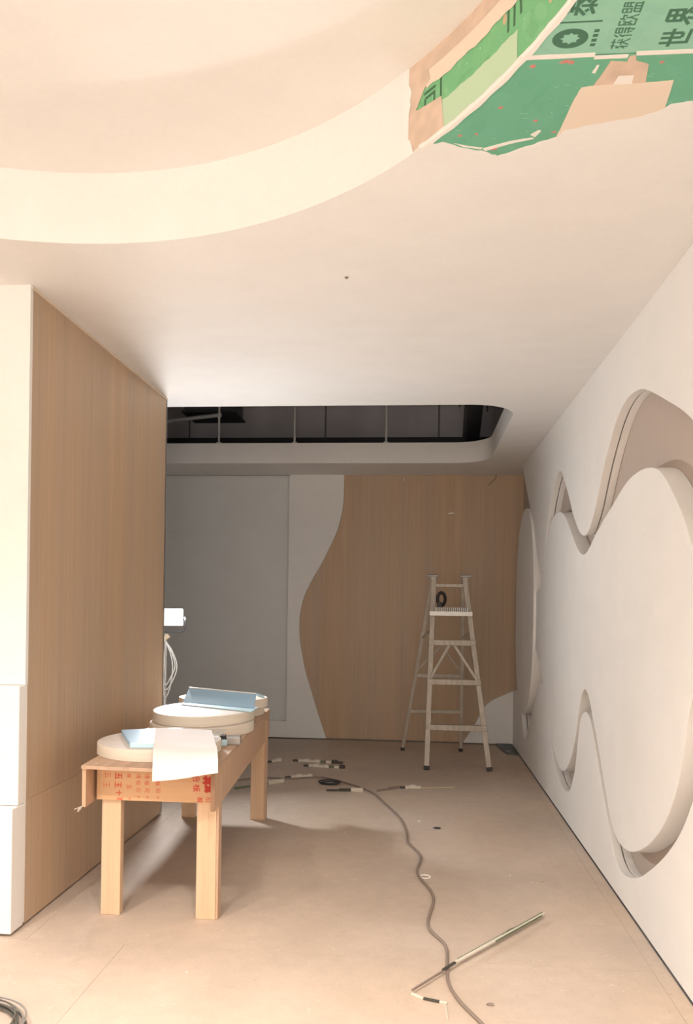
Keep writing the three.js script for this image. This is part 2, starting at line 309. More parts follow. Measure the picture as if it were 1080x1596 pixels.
// ---------------------------------------------------------------- right wall: two board layers with a wavy cut-out, and the wave inlay set into it
const UP_EDGE = [[-8.282, 2.898], [-8.119, 2.756], [-7.899, 2.572], [-7.682, 2.398], [-7.483, 2.216], [-7.30, 2.03], [-7.13, 1.87], [-7.0, 1.81], [-6.9, 1.87], [-6.78, 2.09], [-6.652, 2.283], [-6.521, 2.4], [-6.409, 2.475], [-6.27, 2.53], [-6.162, 2.535], [-6.05, 2.48], [-5.916, 2.383], [-5.762, 2.26], [-5.638, 2.147], [-5.5, 2.056], [-5.39, 1.996], [-5.253, 1.968], [-5.132, 1.985], [-5.044, 2.036], [-4.926, 2.13], [-4.848, 2.215], [-4.726, 2.335], [-4.594, 2.44], [-4.495, 2.505], [-4.378, 2.557], [-4.233, 2.586], [-4.076, 2.58], [-3.973, 2.562], [-3.875, 2.53], [-3.721, 2.468], [-3.57, 2.402], [-3.382, 2.318], [-3.241, 2.24], [-3.08, 2.12], [-2.95, 2.06], [-2.8, 2.1], [-2.6, 2.25], [-2.35, 2.45], [-2.1, 2.52], [-1.8, 2.42], [-1.5, 2.15], [-1.3, 1.8], [-1.24, 1.4]];
const LOW_EDGE = [[-1.24, 1.4], [-1.3, 1.0], [-1.5, 0.6], [-1.8, 0.3], [-2.1, 0.2], [-2.35, 0.25], [-2.6, 0.45], [-2.8, 0.72], [-2.95, 0.88], [-3.08, 0.86], [-3.182, 0.769], [-3.244, 0.69], [-3.324, 0.605], [-3.451, 0.5], [-3.579, 0.412], [-3.747, 0.312], [-3.906, 0.23], [-4.057, 0.178], [-4.165, 0.155], [-4.281, 0.155], [-4.38, 0.19], [-4.536, 0.34], [-4.677, 0.481], [-4.80, 0.61], [-4.93, 0.75], [-5.03, 0.83], [-5.13, 0.853], [-5.23, 0.83], [-5.3, 0.78], [-5.35, 0.69], [-5.39, 0.58], [-5.436, 0.464], [-5.509, 0.353], [-5.58, 0.279], [-5.67, 0.232], [-5.802, 0.21], [-5.97, 0.22], [-6.089, 0.25], [-6.233, 0.31], [-6.37, 0.40], [-6.5, 0.53], [-6.64, 0.70], [-6.78, 0.83], [-6.9, 0.868], [-7.05, 0.82], [-7.222, 0.702], [-7.442, 0.536], [-7.611, 0.388], [-7.75, 0.268], [-7.87, 0.228], [-7.98, 0.262], [-8.087, 0.355], [-8.257, 0.55], [-8.36, 0.61], [-8.6, 0.625], [-8.88, 0.60]];
{
  const w = struct('wall_right');
  const edge = [...smooth(UP_EDGE, 3), ...smooth(LOW_EDGE, 3).slice(1)];
  const outline = [[-8.33, CEIL], ...edge, [-8.88, 0.007], [WIN.z, 0.007], [WIN.z, CEIL]];
  part('front_board', slabZY(outline, XR, XR + 0.046, 0.002), M.white, w);
  part('rear_board', slabZY(outline, XR + 0.053, XR + 0.093, 0.001), M.white, w);
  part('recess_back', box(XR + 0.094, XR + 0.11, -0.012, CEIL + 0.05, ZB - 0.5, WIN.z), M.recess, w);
  part('wall_core', box(XR + 0.11, XR + 0.3, -0.012, 3.95, ZB - 0.65, WIN.z + 0.15), M.concrete, w);
  const top = [[-7.55, 1.45], [-7.42, 1.6], [-7.2, 1.66], [-7.05, 1.69], [-6.955, 1.76], [-6.88, 1.86], [-6.803, 1.969], [-6.653, 2.116], [-6.56, 2.18], [-6.476, 2.207], [-6.39, 2.225], [-6.311, 2.23], [-6.191, 2.227], [-6.069, 2.21], [-5.951, 2.173], [-5.847, 2.12], [-5.698, 2.033], [-5.541, 1.94], [-5.402, 1.874], [-5.278, 1.848], [-5.181, 1.855], [-5.071, 1.888], [-4.954, 1.937], [-4.808, 1.985], [-4.668, 2.029], [-4.507, 2.073], [-4.39, 2.109], [-4.273, 2.141], [-4.161, 2.162], [-4.055, 2.169], [-3.953, 2.17], [-3.857, 2.162], [-3.765, 2.147], [-3.676, 2.12], [-3.596, 2.079], [-3.518, 2.024], [-3.418, 1.945], [-3.323, 1.86], [-3.22, 1.74], [-3.1, 1.66], [-2.95, 1.64], [-2.75, 1.75], [-2.5, 1.98], [-2.2, 2.12], [-1.9, 2.1], [-1.6, 1.85], [-1.42, 1.4]];
  const bot = [[-1.42, 1.4], [-1.6, 0.85], [-1.9, 0.45], [-2.2, 0.33], [-2.5, 0.48], [-2.75, 0.85], [-2.95, 1.18], [-3.08, 1.26], [-3.17, 1.21], [-3.21, 1.15], [-3.245, 1.083], [-3.272, 0.995], [-3.32, 0.874], [-3.368, 0.776], [-3.436, 0.681], [-3.528, 0.586], [-3.648, 0.495], [-3.772, 0.42], [-3.912, 0.355], [-4.04, 0.31], [-4.142, 0.29], [-4.253, 0.285], [-4.345, 0.298], [-4.443, 0.343], [-4.54, 0.432], [-4.633, 0.535], [-4.726, 0.636], [-4.823, 0.738], [-4.932, 0.84], [-5.02, 0.93], [-5.1, 0.978], [-5.181, 0.99], [-5.245, 0.96], [-5.314, 0.885], [-5.369, 0.788], [-5.43, 0.673], [-5.515, 0.56], [-5.608, 0.465], [-5.719, 0.388], [-5.84, 0.338], [-5.985, 0.323], [-6.097, 0.347], [-6.24, 0.39], [-6.36, 0.45], [-6.46, 0.53], [-6.589, 0.63], [-6.695, 0.73], [-6.842, 0.885], [-7.0, 1.02], [-7.2, 1.1], [-7.42, 1.2], [-7.55, 1.45]];
  part('wave_inlay', slabZY([...smooth(top, 3), ...smooth(bot, 3).slice(1, -1)], XR - 0.001, XR + 0.0935, 0.002), M.white, w);
  const lens = []; for (let i = 0; i < 72; i++) { const a = i / 72 * Math.PI * 2, c = Math.cos(a), s = Math.sin(a); lens.push([-7.91 - 0.64 * Math.sign(c) * Math.pow(Math.abs(c), 0.9), 1.465 + 0.995 * Math.sign(s) * Math.pow(Math.abs(s), 0.86)]); }
  part('wave_inlay', slabZY(lens, XR - 0.024, XR + 0.0935, 0.002), M.white, w);
}
// ---------------------------------------------------------------- back wall: veneer sheet, white frame with a curved edge, sunk panel greyed for shade, low wave panel
{
  const w = struct('wall_back');
  part('wall_core', box(XL, XR + 0.09, -0.012, 3.0, ZB - 0.12, ZB - 0.05), M.concrete, w);
  const seams = [-1.3, -0.1, 1.163];
  for (let i = 0; i < 2; i++) part('veneer_sheet', box(seams[i] + 0.0006, seams[i + 1] - 0.0006, 0.012, CEIL, ZB - 0.05, ZB - 0.006), M.veneer, w);
  part('shade_toned_panel', box(XL, -1.4, 0.1, CEIL, ZB - 0.05, ZB - 0.03), M.grey, w);
  const curve = smooth([[-0.812, CEIL], [-0.816, 2.673], [-0.841, 2.482], [-0.892, 2.302], [-0.954, 2.164], [-1.058, 1.95], [-1.162, 1.769], [-1.245, 1.587], [-1.286, 1.395], [-1.292, 1.224], [-1.276, 1.054], [-1.246, 0.885], [-1.212, 0.737], [-1.145, 0.526], [-1.077, 0.315], [-1.011, 0.125], [-0.975, 0.014]], 3);
  const frame = [[-1.425, CEIL], ...curve, [XL, 0.014], [XL, 0.196], [-1.425, 0.196]];
  part('white_frame', slabXY(frame, ZB - 0.02, 0.045), M.white, w);
  const low = [[0.541, 0.014], ...smooth([[0.541, 0.02], [0.60, 0.12], [0.664, 0.222], [0.72, 0.33], [0.766, 0.415], [0.835, 0.478], [0.938, 0.53], [1.03, 0.572], [1.075, 0.588]], 3), [1.075, 0.014]];
  part('wave_panel', slabXY(low, ZB - 0.006, 0.05), M.white, w);
  const mk = [[0.34, 2.535], [0.40, 2.54], [0.405, 2.527], [0.345, 2.52]];
  part('bare_patch', slabXY(mk, ZB - 0.006, 0.0015), M.whitePutty, w);
  part('bare_patch', slabXY([[-0.15, 2.92], [-0.143, 2.918], [-0.146, 2.88], [-0.152, 2.89]], ZB - 0.006, 0.0015), M.whitePutty, w);
}
// ---------------------------------------------------------------- veneered partition on the left, stepped white front
{
  const w = struct('wall_partition');
  part('wall_core', box(XL, XW - 0.02, -0.012, 3.0, ZW1 + 0.012, ZW0 - 0.014), M.white, w);
  part('veneer_sheet', box(XW - 0.02, XW, 0.5805, CEIL - 0.004, ZW1, ZW0 - 0.012), M.veneer, w);
  part('veneer_sheet', box(XW - 0.02, XW - 0.0008, 0.012, 0.579, ZW1, ZW0 - 0.012), M.veneerLow, w);
  part('front_panel', box(XL, XW + 0.001, 1.115, CEIL, ZW0 - 0.014, ZW0 + 0.012), M.white, w);
  part('front_panel', box(XL, XW - 0.001, 0.02, 1.115, ZW0 - 0.014, ZW0 + 0.006), M.white, w);
  const st = (x1, y0, y1, t) => { const g = rbox(x1 - XL, y1 - y0, t, 0.004); g.translate((x1 + XL) / 2, (y0 + y1) / 2, ZW0 + 0.006 + t / 2); return g; };
  part('front_step', st(XW, 0.572, 1.112, 0.058), M.white, w);
  part('front_step', st(XW + 0.002, 0.012, 0.57, 0.112), M.white, w);
  part('unseen_dark_end_panel', box(XL, XW, 0.012, CEIL, ZW1 - 0.012, ZW1 + 0.012), M.concrete, w);  // rear face out of view, kept dark to cut bounce light at the back
  part('top_bead', box(XW, XW + 0.006, CEIL - 0.014, CEIL - 0.001, ZW1, ZW0), M.putty, w);
}
// ---------------------------------------------------------------- ceiling: soffit with an oval raised recess and a long slot
const domePt = (t, o = 0) => { // point of the oval at angle t, moved o towards the inside
  const nx = Math.cos(t) / DOME.a, nz = -Math.sin(t) / DOME.b, l = Math.hypot(nx, nz);
  return [DOME.cx + DOME.a * Math.cos(t) - o * nx / l, DOME.cz - DOME.b * Math.sin(t) - o * nz / l];
};
const arc = []; { let s = 0, p = domePt(Math.PI / 2); for (let i = 0; i <= 6000; i++) { const t = Math.PI / 2 - i / 6000 * 2 * Math.PI, q = domePt(t); s += Math.hypot(q[0] - p[0], q[1] - p[1]); p = q; arc.push([s, t]); } }
const ARC = arc[6000][0];
function angleAt(s) { const u = ((s % ARC) + ARC) % ARC; let lo = 0, hi = 6000; while (hi - lo > 1) { const m = (lo + hi) >> 1; arc[m][0] > u ? hi = m : lo = m; } const k = (u - arc[lo][0]) / (arc[hi][0] - arc[lo][0] || 1); return arc[lo][1] + (arc[hi][1] - arc[lo][1]) * k; }
function riser(s0, s1, n, lo, hi, off) {                                   // strip of the oval's side between heights lo(s) and hi(s)
  const pos = [], nor = [], uv = [], idx = [];
  for (let i = 0; i <= n; i++) {
    const s = s0 + (s1 - s0) * i / n, t = angleAt(s), [x, z] = domePt(t, off), a = typeof lo === 'function' ? lo(s) : lo, b = typeof hi === 'function' ? hi(s) : hi;
    const nx = -Math.cos(t) / DOME.a, nz = Math.sin(t) / DOME.b, l = Math.hypot(nx, nz);
    for (const y of [a, b]) { pos.push(x, y, z); nor.push(nx / l, 0, nz / l); uv.push(s, y); }
    if (i < n) { const k = 2 * i; idx.push(k, k + 2, k + 1, k + 1, k + 2, k + 3); }
  }
  const g = new THREE.BufferGeometry(); g.setAttribute('position', new THREE.Float32BufferAttribute(pos, 3)); g.setAttribute('normal', new THREE.Float32BufferAttribute(nor, 3)); g.setAttribute('uv', new THREE.Float32BufferAttribute(uv, 2)); g.setIndex(idx); return g;
}
function bent(pts, off) {                                                  // outline in (arc length, height) laid on the oval's side
  const g = new THREE.ShapeGeometry(shapeOf(pts)), p = g.attributes.position, uv = [];
  for (let i = 0; i < p.count; i++) { const s = p.getX(i), y = p.getY(i), [x, z] = domePt(angleAt(s), off); uv.push(s, y); p.setXYZ(i, x, y, z); }
  g.setAttribute('uv', new THREE.Float32BufferAttribute(uv, 2)); g.computeVertexNormals(); return g;
}
const jag = (pts, amp, n) => { const o = []; for (let i = 0; i + 1 < pts.length; i++) for (let k = 0; k < n; k++) { const t = k / n; o.push([pts[i][0] + (pts[i + 1][0] - pts[i][0]) * t + (k ? rr(-amp, amp) : 0), pts[i][1] + (pts[i + 1][1] - pts[i][1]) * t + (k ? rr(-amp, amp) : 0)]); } o.push(pts[pts.length - 1]); return o; };
const HOLE0 = 1.352, HOLE1 = 2.92;                                         // stretch of the oval left unpainted
{
  const c = struct('ceiling');
  const slot = []; { const { x0, x1, z0, z1, r } = SLOT; for (const [cx, cz, a0] of [[x1 - r, z1 + r, 0], [x0 + r, z1 + r, 90], [x0 + r, z0 - r, 180], [x1 - r, z0 - r, 270]]) for (let i = 0; i <= 12; i++) { const a = (a0 + i * 7.5) * Math.PI / 180; slot.push([cx + r * Math.cos(a), cz - r * Math.sin(a)]); } }
  const hole = [];                                                         // the oval, with the torn edge of the paint for a stretch
  for (let i = 0; i <= 150; i++) hole.push(domePt(angleAt(HOLE1 + (ARC - HOLE1 + HOLE0) * i / 150)));
  hole.push(...jag([[-0.01, -2.545], [0.064, -2.52], [0.136, -2.56], [0.208, -2.586], [0.241, -2.61], [0.289, -2.584], [0.362, -2.539], [0.413, -2.514], [0.43, -2.479], [0.501, -2.457], [0.642, -2.425], [0.689, -2.397], [0.708, -2.372], [0.769, -2.362], [0.88, -2.31], [0.96, -2.1], [0.95, -1.7], [0.85, -1.45], [0.62, -1.38]], 0.004, 4));
  part('soffit', slabXZ([[XL, WIN.z], [XR + 0.094, WIN.z], [XR + 0.094, ZB - 0.004], [XL, ZB - 0.004]], CEIL, 0.0025, [hole, slot]), M.ceil, c);
  // raised middle of the recess
  const domeLid = []; for (let i = 0; i < 120; i++) domeLid.push(domePt(i / 120 * Math.PI * 2, -0.03));
  part('recess_ceiling', slabXZ(domeLid, DOME.top, 0.012), M.ceil, c);
  part('recess_side', riser(HOLE1, ARC + HOLE0 - 0.004, 200, CEIL, DOME.top + 0.001, 0), M.white, c);
  part('recess_side', bent([[HOLE0 - 0.006, CEIL], ...jag([[1.372, CEIL], [1.356, 3.0], [1.338, 3.02], [1.35, 3.09], [1.362, 3.15], [1.345, 3.19], [1.33, DOME.top]], 0.004, 3), [HOLE0 - 0.03, DOME.top], [HOLE0 - 0.03, CEIL]], 0.0008), M.white, c);
  // bare boards behind the missing plaster
  const boardUV = (g) => { const p = g.attributes.position, u = g.attributes.uv; for (let i = 0; i < p.count; i++) u.setXY(i, p.getX(i) / 1.2, 1 - (p.getZ(i) + 2.7) / 1.4); return g; };
  const rim = (za, zb, n = 16) => { const o = []; for (let i = 0; i <= n; i++) { const z = za + (zb - za) * i / n; o.push([DOME.cx + DOME.a * Math.sqrt(Math.max(0, 1 - ((z - DOME.cz) / DOME.b) ** 2)) + 0.002, z]); } return o; };
  const M1 = std({ map: boardTexture('#6bb090', false), roughness: 0.7 }), M2 = std({ map: boardTexture('#90c6ae', true), roughness: 0.7 });
  part('gypsum_board', boardUV(slabXZ([...rim(-2.7, -2.152), [1.05, -2.152], [1.05, -2.7]], CEIL + 0.0028, 0.012)), M1, c).userData.label = 'green board face with rust-red screw dabs';
  part('gypsum_board', boardUV(slabXZ([...rim(-2.148, -1.3), [1.05, -1.3], [1.05, -2.148]], CEIL + 0.0028, 0.012)), M2, c).userData.label = 'pale green board face printed with dark characters';
  part('joint_filler', slabXZ(jag([[0.256, -2.158], [0.448, -2.156], [0.448, -2.141], [0.252, -2.142], [0.256, -2.158]], 0.0006, 5).slice(0, -1), CEIL + 0.0014, 0.002), M.whitePutty, c);
  part('joint_filler', slabXZ(jag([[0.448, -2.166], [0.535, -2.166], [0.535, -2.153], [0.448, -2.152], [0.448, -2.166]], 0.0006, 4).slice(0, -1), CEIL + 0.0014, 0.002), M.whitePutty, c);
  part('joint_filler', slabXZ(jag([[0.556, -2.158], [1.0, -2.16], [1.0, -2.144], [0.552, -2.143], [0.556, -2.158]], 0.0006, 6).slice(0, -1), CEIL + 0.0014, 0.002), M.whitePutty, c);
  part('skim_patch', slabXZ(jag([[0.410, -2.53], [0.418, -2.45], [0.43, -2.33], [0.44, -2.282], [0.502, -2.272], [0.64, -2.27], [0.684, -2.265], [0.698, -2.40], [0.62, -2.44], [0.50, -2.475], [0.43, -2.52], [0.410, -2.53]], 0.0015, 3).slice(0, -1), CEIL + 0.0006, 0.002), M.putty, c);
  part('skim_patch', slabXZ(jag([[0.470, -2.278], [0.495, -2.175], [0.538, -2.182], [0.54, -2.16], [0.556, -2.158], [0.56, -2.178], [0.598, -2.195], [0.612, -2.275], [0.47, -2.278]], 0.0012, 3).slice(0, -1), CEIL + 0.0012, 0.0016), M.tape, c);
  part('skim_patch', slabXZ([[0.524, -2.272], [0.53, -2.237], [0.57, -2.237], [0.574, -2.272]], CEIL + 0.0003, 0.001), M.whitePutty, c);
  for (const q of [[[0.19, -2.565], [0.27, -2.53], [0.335, -2.515], [0.345, -2.52], [0.27, -2.545], [0.20, -2.578]], [[0.33, -2.50], [0.352, -2.475], [0.36, -2.48], [0.345, -2.512]], [[0.10, -2.53], [0.15, -2.55], [0.19, -2.56], [0.185, -2.568], [0.13, -2.552]], [[0.455, -2.22], [0.462, -2.19], [0.468, -2.19], [0.464, -2.222]]])
    part('plaster_smear', slabXZ(jag([...q, q[0]], 0.001, 3).slice(0, -1), CEIL + 0.001, 0.0016), M.whitePutty, c);
  // the side of the recess there: printed green board, tape, filler, corner bead
  const k = canvas(1560, 300), x = k.getContext('2d');
  x.fillStyle = '#74b884'; x.fillRect(0, 0, 1560, 300); x.globalAlpha = 0.06; speckle(x, 1560, 300, 160, ['#ffffff', '#1c5a34', '#b9e2a0'], 8, 40);
  x.globalAlpha = 0.5; speckle(x, 1560, 300, 40, ['#e3f0dc', '#cfe6c8'], 1, 4); x.globalAlpha = 1; x.strokeStyle = '#3f6a4c';
  const rp = (s, y) => [(s - 1.34) * 1000, (3.25 - y) * 1000];
  glyph(x, 'si', ...rp(1.405, 3.150), 105, 0, 0, 95, 9); glyph(x, 'show', ...rp(1.785, 3.205), 120, 0, 0, 145, 10); glyph(x, 'huo', ...rp(1.925, 3.19), 110, 0, 0, 120, 9);
  x.globalAlpha = 0.8; x.fillStyle = '#e0a890'; for (const [s, y] of [[1.80, 3.115], [2.01, 3.03], [1.83, 3.0]]) { x.beginPath(); x.ellipse(...rp(s, y), 9, 14, 0, 0, 6.3); x.fill(); }
  const rt = canvasTex(k); rt.repeat.set(1 / 1.56, 1 / 0.3); rt.offset.set(-1.34 / 1.56, -2.95 / 0.3);
  part('gypsum_board', riser(1.34, 2.93, 60, CEIL, DOME.top + 0.001, -0.003), std({ map: rt, roughness: 0.7 }), c).userData.label = 'green board on the side of the recess';
  const wob = (s, f) => 0.003 * Math.sin(s * f) + 0.002 * Math.sin(s * f * 2.7 + 1);
  part('paper_tape', riser(1.335, HOLE1, 60, 3.183, DOME.top, -0.0006), M.tape, c);
  part('joint_filler', riser(1.43, HOLE1, 90, (s) => 3.128 + wob(s, 40), (s) => 3.19 + wob(s, 23), -0.0014), M.putty, c);
  part('paper_tape', bent(jag([[1.335, 3.2], [1.44, 3.2], [1.45, 3.15], [1.425, 3.135], [1.41, 3.118], [1.395, 3.10], [1.38, 3.085], [1.40, 3.08], [1.505, 3.068], [1.516, 2.99], [1.516, 2.951], [1.335, 2.951], [1.335, 3.2]], 0.002, 2).slice(0, -1), -0.001), M.tape, c);
  const pale = std({ color: lin(0.50, 0.66, 0.46), roughness: 0.85 });
  part('thin_skim', riser(1.508, 1.862, 30, CEIL, (s) => 3.053 - 0.01 * (s - 1.5) + wob(s, 60) * 0.6, -0.0018), pale, c);
  const beadIn = riser(1.40, HOLE1, 80, CEIL - 0.001, (s) => CEIL + 0.013 + wob(s, 51) * 0.5, 0.0015);
  part('corner_bead', beadIn, M.whitePutty, c);
  const bp = []; for (let i = 0; i <= 60; i++) bp.push(domePt(angleAt(1.40 + (HOLE1 - 1.40) * i / 60), 0.0015)); const bo = []; for (let i = 60; i >= 0; i--) bo.push(domePt(angleAt(1.40 + (HOLE1 - 1.40) * i / 60), -0.012 - 0.002 * Math.sin(i * 1.3)));
  part('corner_bead', slabXZ([...bp, ...bo], CEIL - 0.001, 0.003), M.whitePutty, c);
  // upstand round the slot
  const ring = (o) => slot.map(([x0, z0]) => { const mx = (SLOT.x0 + SLOT.x1) / 2, mz = (SLOT.z0 + SLOT.z1) / 2; return [x0 + o * Math.sign(x0 - mx), z0 + o * Math.sign(z0 - mz)]; });
  part('slot_upstand', slabXZ(ring(0.016), CEIL + 0.0025, SLOT.h, [slot]), M.white, c);
}
// screw hole in the soffit
solo('ceiling_screw', new THREE.CylinderGeometry(0.009, 0.007, 0.006, 12), std({ color: lin(0.24, 0.16, 0.10), roughness: 0.8 }), 'small brown screw head in the white ceiling', 'screw', [-0.325, CEIL - 0.002, -3.53]);

// ================================================================ ABOVE THE SLOT
{
  for (const [i, x] of [-2.055, -1.264, -0.324].entries()) {
    const t = thing('hanger_rod', ['white hanger rod with a cap, nearest the slanting pipe in the dark ceiling slot', 'white hanger rod in the ceiling slot above the white curved strip', 'white hanger rod in the ceiling slot above the brown wood wall'][i], 'rod', [x, CEIL + SLOT.h + 0.0025, -8.158], 0, 'hanger rods in the ceiling slot');
    const r = new THREE.CylinderGeometry(0.011, 0.011, 3.95 - CEIL - SLOT.h - 0.0025, 10); r.translate(0, r.parameters.height / 2, 0);
    part('rod', r, M.rod, t);
    const b = rbox(0.05, 0.012, 0.014, 0.003); b.translate(0, 0.006, 0); part('foot_bracket', b, M.rod, t);
    if (i === 0) { const k2 = new THREE.CylinderGeometry(0.02, 0.02, 0.03, 12); k2.translate(0, 0.28, 0); part('cap', k2, M.rod, t); }
  }
  solo('slanting_pipe', tube([[-3.4, 3.44, -8.75], [-2.9, 3.50, -8.70], [-2.15, 3.565, -8.62]], 0.022, 12, false, 10), M.rod, 'pale pipe slanting up in the dark ceiling slot', 'pipe');
  const d = thing('air_duct', 'dark metal duct at the right end of the ceiling slot', 'duct', [0, 0, 0]);
  part('duct_body', bar([0.52, 3.72, -7.2], [0.60, 3.40, -9.28], 0.16, 0.13), M.duct, d);
  part('flange', bar([0.545, 3.61, -7.92], [0.549, 3.594, -8.02], 0.22, 0.19), M.dark, d);
  part('strap', bar([0.42, 3.55, -8.3], [0.42, 3.94, -8.3], 0.012, 0.02), M.dark, d);
  part('strap', bar([0.70, 3.5, -8.3], [0.70, 3.94, -8.3], 0.012, 0.02), M.dark, d);
  const b = thing('hanging_box', 'dark grey box under the slab at the left of the ceiling slot', 'duct', [-2.3, 3.62, -8.9]);
  const g = rbox(0.55, 0.33, 0.5, 0.01); g.translate(0, 0.165, 0); part('box_body', g, M.duct, b);
  const f = rbox(0.6, 0.02, 0.55, 0.004); f.translate(0, -0.01, 0); part('flange', f, M.dark, b);
  solo('junction_box', rbox(0.22, 0.10, 0.14, 0.01), M.dark, 'small dark box under the slab above the ladder side of the slot', 'box', [0.05, 3.88, -9.0]);
  const hg = thing('loose_thread', 'thin dark thread hanging at the top of the brown wood wall', 'thread', [0.82, 2.94, ZB + 0.05]);
  part('thread', tube([[0.03, 0.012, 0], [0.03, -0.03, 0.004], [0.0, -0.06, 0.004], [-0.05, -0.11, 0.002]], 0.003, 16), M.dark, hg);
}

// ================================================================ UNSEEN FLOOD LAMPS BEHIND THE VIEWER, turned up to brighten the ceiling
for (const [i, [x, z, turn]] of [[-2.9, 2.2, 0.2], [0.1, 2.2, -0.1]].entries()) {
  const t = thing('unseen_flood_lamp', ['unseen flood lamp turned up at the ceiling, left one behind the viewer', 'unseen flood lamp turned up at the ceiling, right one behind the viewer'][i], 'lamp', [x, 0, z], turn, 'unseen flood lamps behind the viewer');
  part('pole', new THREE.CylinderGeometry(0.012, 0.014, 0.85, 10).translate(0, 0.43, 0), M.duct, t);
  for (let k = 0; k < 3; k++) { const q = k * 2.094; part('leg', bar([0, 0.3, 0], [0.3 * Math.cos(q), 0.008, 0.3 * Math.sin(q)], 0.016, 0.016), M.duct, t); }
  const tilt = (g) => { g.rotateX(FLOOD_TILT); g.translate(0, 0.98, 0); return g; };            // the face looks up and forward
  part('housing', tilt(rbox(0.34, 0.05, 0.25, 0.012).translate(0, -0.03, 0)), M.duct, t);
  part('lamp_glass', tilt(rbox(0.32, 0.008, 0.23, 0.003)), std({ color: 0xffffff, emissive: FLOOD, emissiveIntensity: 3 }), t);
  part('bracket', tube([[-0.185, 0.98, 0], [-0.185, 0.87, 0], [0, 0.855, 0], [0.185, 0.87, 0], [0.185, 0.98, 0]], 0.008, 24), M.duct, t);
  const l = new THREE.RectAreaLight(FLOOD, FLOOD_POWER, 0.32, 0.23); l.name = 'unseen_flood_lamp_light';
  l.position.set(0, 0.98 + 0.012 * Math.cos(FLOOD_TILT), 0.012 * Math.sin(FLOOD_TILT)); l.rotation.x = Math.PI / 2 + FLOOD_TILT; t.add(l);
}

// unseen downlights in the raised oval above the viewer, placed to light the near floor
for (const [i, x] of [-2.1, -1.15, -0.2].entries()) {
  const t = thing('unseen_downlight_lamp', ['unseen round downlight in the raised oval ceiling, left of three over the viewer', 'unseen round downlight in the raised oval ceiling, middle of three over the viewer', 'unseen round downlight in the raised oval ceiling, right of three over the viewer'][i], 'lamp', [x, DOME.top, -1.55], 0, 'unseen downlights in the raised ceiling');
  part('trim_ring', new THREE.TorusGeometry(0.075, 0.012, 10, 36).rotateX(Math.PI / 2).translate(0, -0.006, 0), M.alu, t);
  part('lamp_diffuser', new THREE.CylinderGeometry(0.066, 0.066, 0.008, 32).translate(0, -0.005, 0), std({ color: 0xffffff, emissive: FLOOD, emissiveIntensity: 3 }), t);
  const l = new THREE.SpotLight(FLOOD, DOWN_POWER, 0, 1.05, 1, 2); l.name = 'unseen_downlight_light'; l.position.set(0, -0.03, 0); l.shadow.radius = 3; l.castShadow = true; l.target.position.set(0.02, -3, 0.05); t.add(l, l.target);
}

// ================================================================ WORK LAMP
{
  const L = thing('work_lamp', 'glowing square LED work lamp on a thin pole beside the wood partition', 'lamp', [-1.955, 0, -6.2]);
  part('pole', new THREE.CylinderGeometry(0.009, 0.011, 1.25, 10).translate(-0.012, 0.63, 0), M.cord, L);
  for (let i = 0; i < 3; i++) { const a = i * 2.094 + 0.5; part('leg', bar([-0.012, 0.28, 0], [-0.012 + 0.27 * Math.cos(a), 0.008, 0.27 * Math.sin(a)], 0.014, 0.014), M.duct, L); }
  const tilt = (g) => g.rotateX(-0.12).rotateY(0.42).translate(0.037, 1.388, 0);
  const head = tilt(rbox(0.178, 0.142, 0.05, 0.012).translate(0, 0, -0.03)); part('housing', head, std({ color: lin(0.5, 0.5, 0.5), roughness: 0.5 }), L);
  const face = tilt(rbox(0.168, 0.132, 0.008, 0.003)); part('lamp_glass', face, std({ color: 0xffffff, emissive: new THREE.Color(0.97, 0.99, 1.0), emissiveIntensity: 4 }), L);
  part('bracket', tube([[-0.06, 1.388, -0.03], [-0.06, 1.29, -0.03], [0, 1.265, -0.03], [0.13, 1.29, -0.03], [0.133, 1.388, -0.03]], 0.006, 24), M.duct, L);
  part('cable_clip', bar([-0.03, 1.205, 0.02], [0.02, 1.245, 0.02], 0.035, 0.02), M.tan, L);
  const loops = []; for (const [w, b, ph] of [[0.055, 0.46, 0], [0.075, 0.36, 0.6], [0.09, 0.40, 1.1]]) loops.push(tube([[-0.028, 1.21, 0.025], [-0.032 + 0.02 * Math.cos(ph), 1.05, 0.03], [-0.02, 1.21 - b + 0.1, 0.03], [0.0, 1.21 - b, 0.032], [w * 0.6, 1.21 - b + 0.07, 0.03], [w, 1.0, 0.028], [w * 0.55, 1.12, 0.026], [-0.02, 1.215, 0.022]], 0.0055, 50));
  loops.push(tube([[-0.02, 1.2, 0.02], [-0.034, 0.95, 0.02], [-0.028, 0.6, 0.02], [0.02, 0.2, 0.03], [0.08, 0.007, 0.06]], 0.0055, 40));
  part('power_cord', mergeGeometries(loops), M.cord, L);
  const glow = new THREE.RectAreaLight(new THREE.Color(0.97, 0.99, 1.0), 580, 0.168, 0.132);
  glow.name = 'work_lamp_light'; L.add(glow);
  const dir = V(0, 0, 1).applyEuler(new THREE.Euler(-0.12, 0, 0)).applyEuler(new THREE.Euler(0, 0.42, 0)); glow.position.set(0.037, 1.388, 0).addScaledVector(dir, 0.012);
  glow.quaternion.setFromUnitVectors(V(0, 0, -1), dir);
}

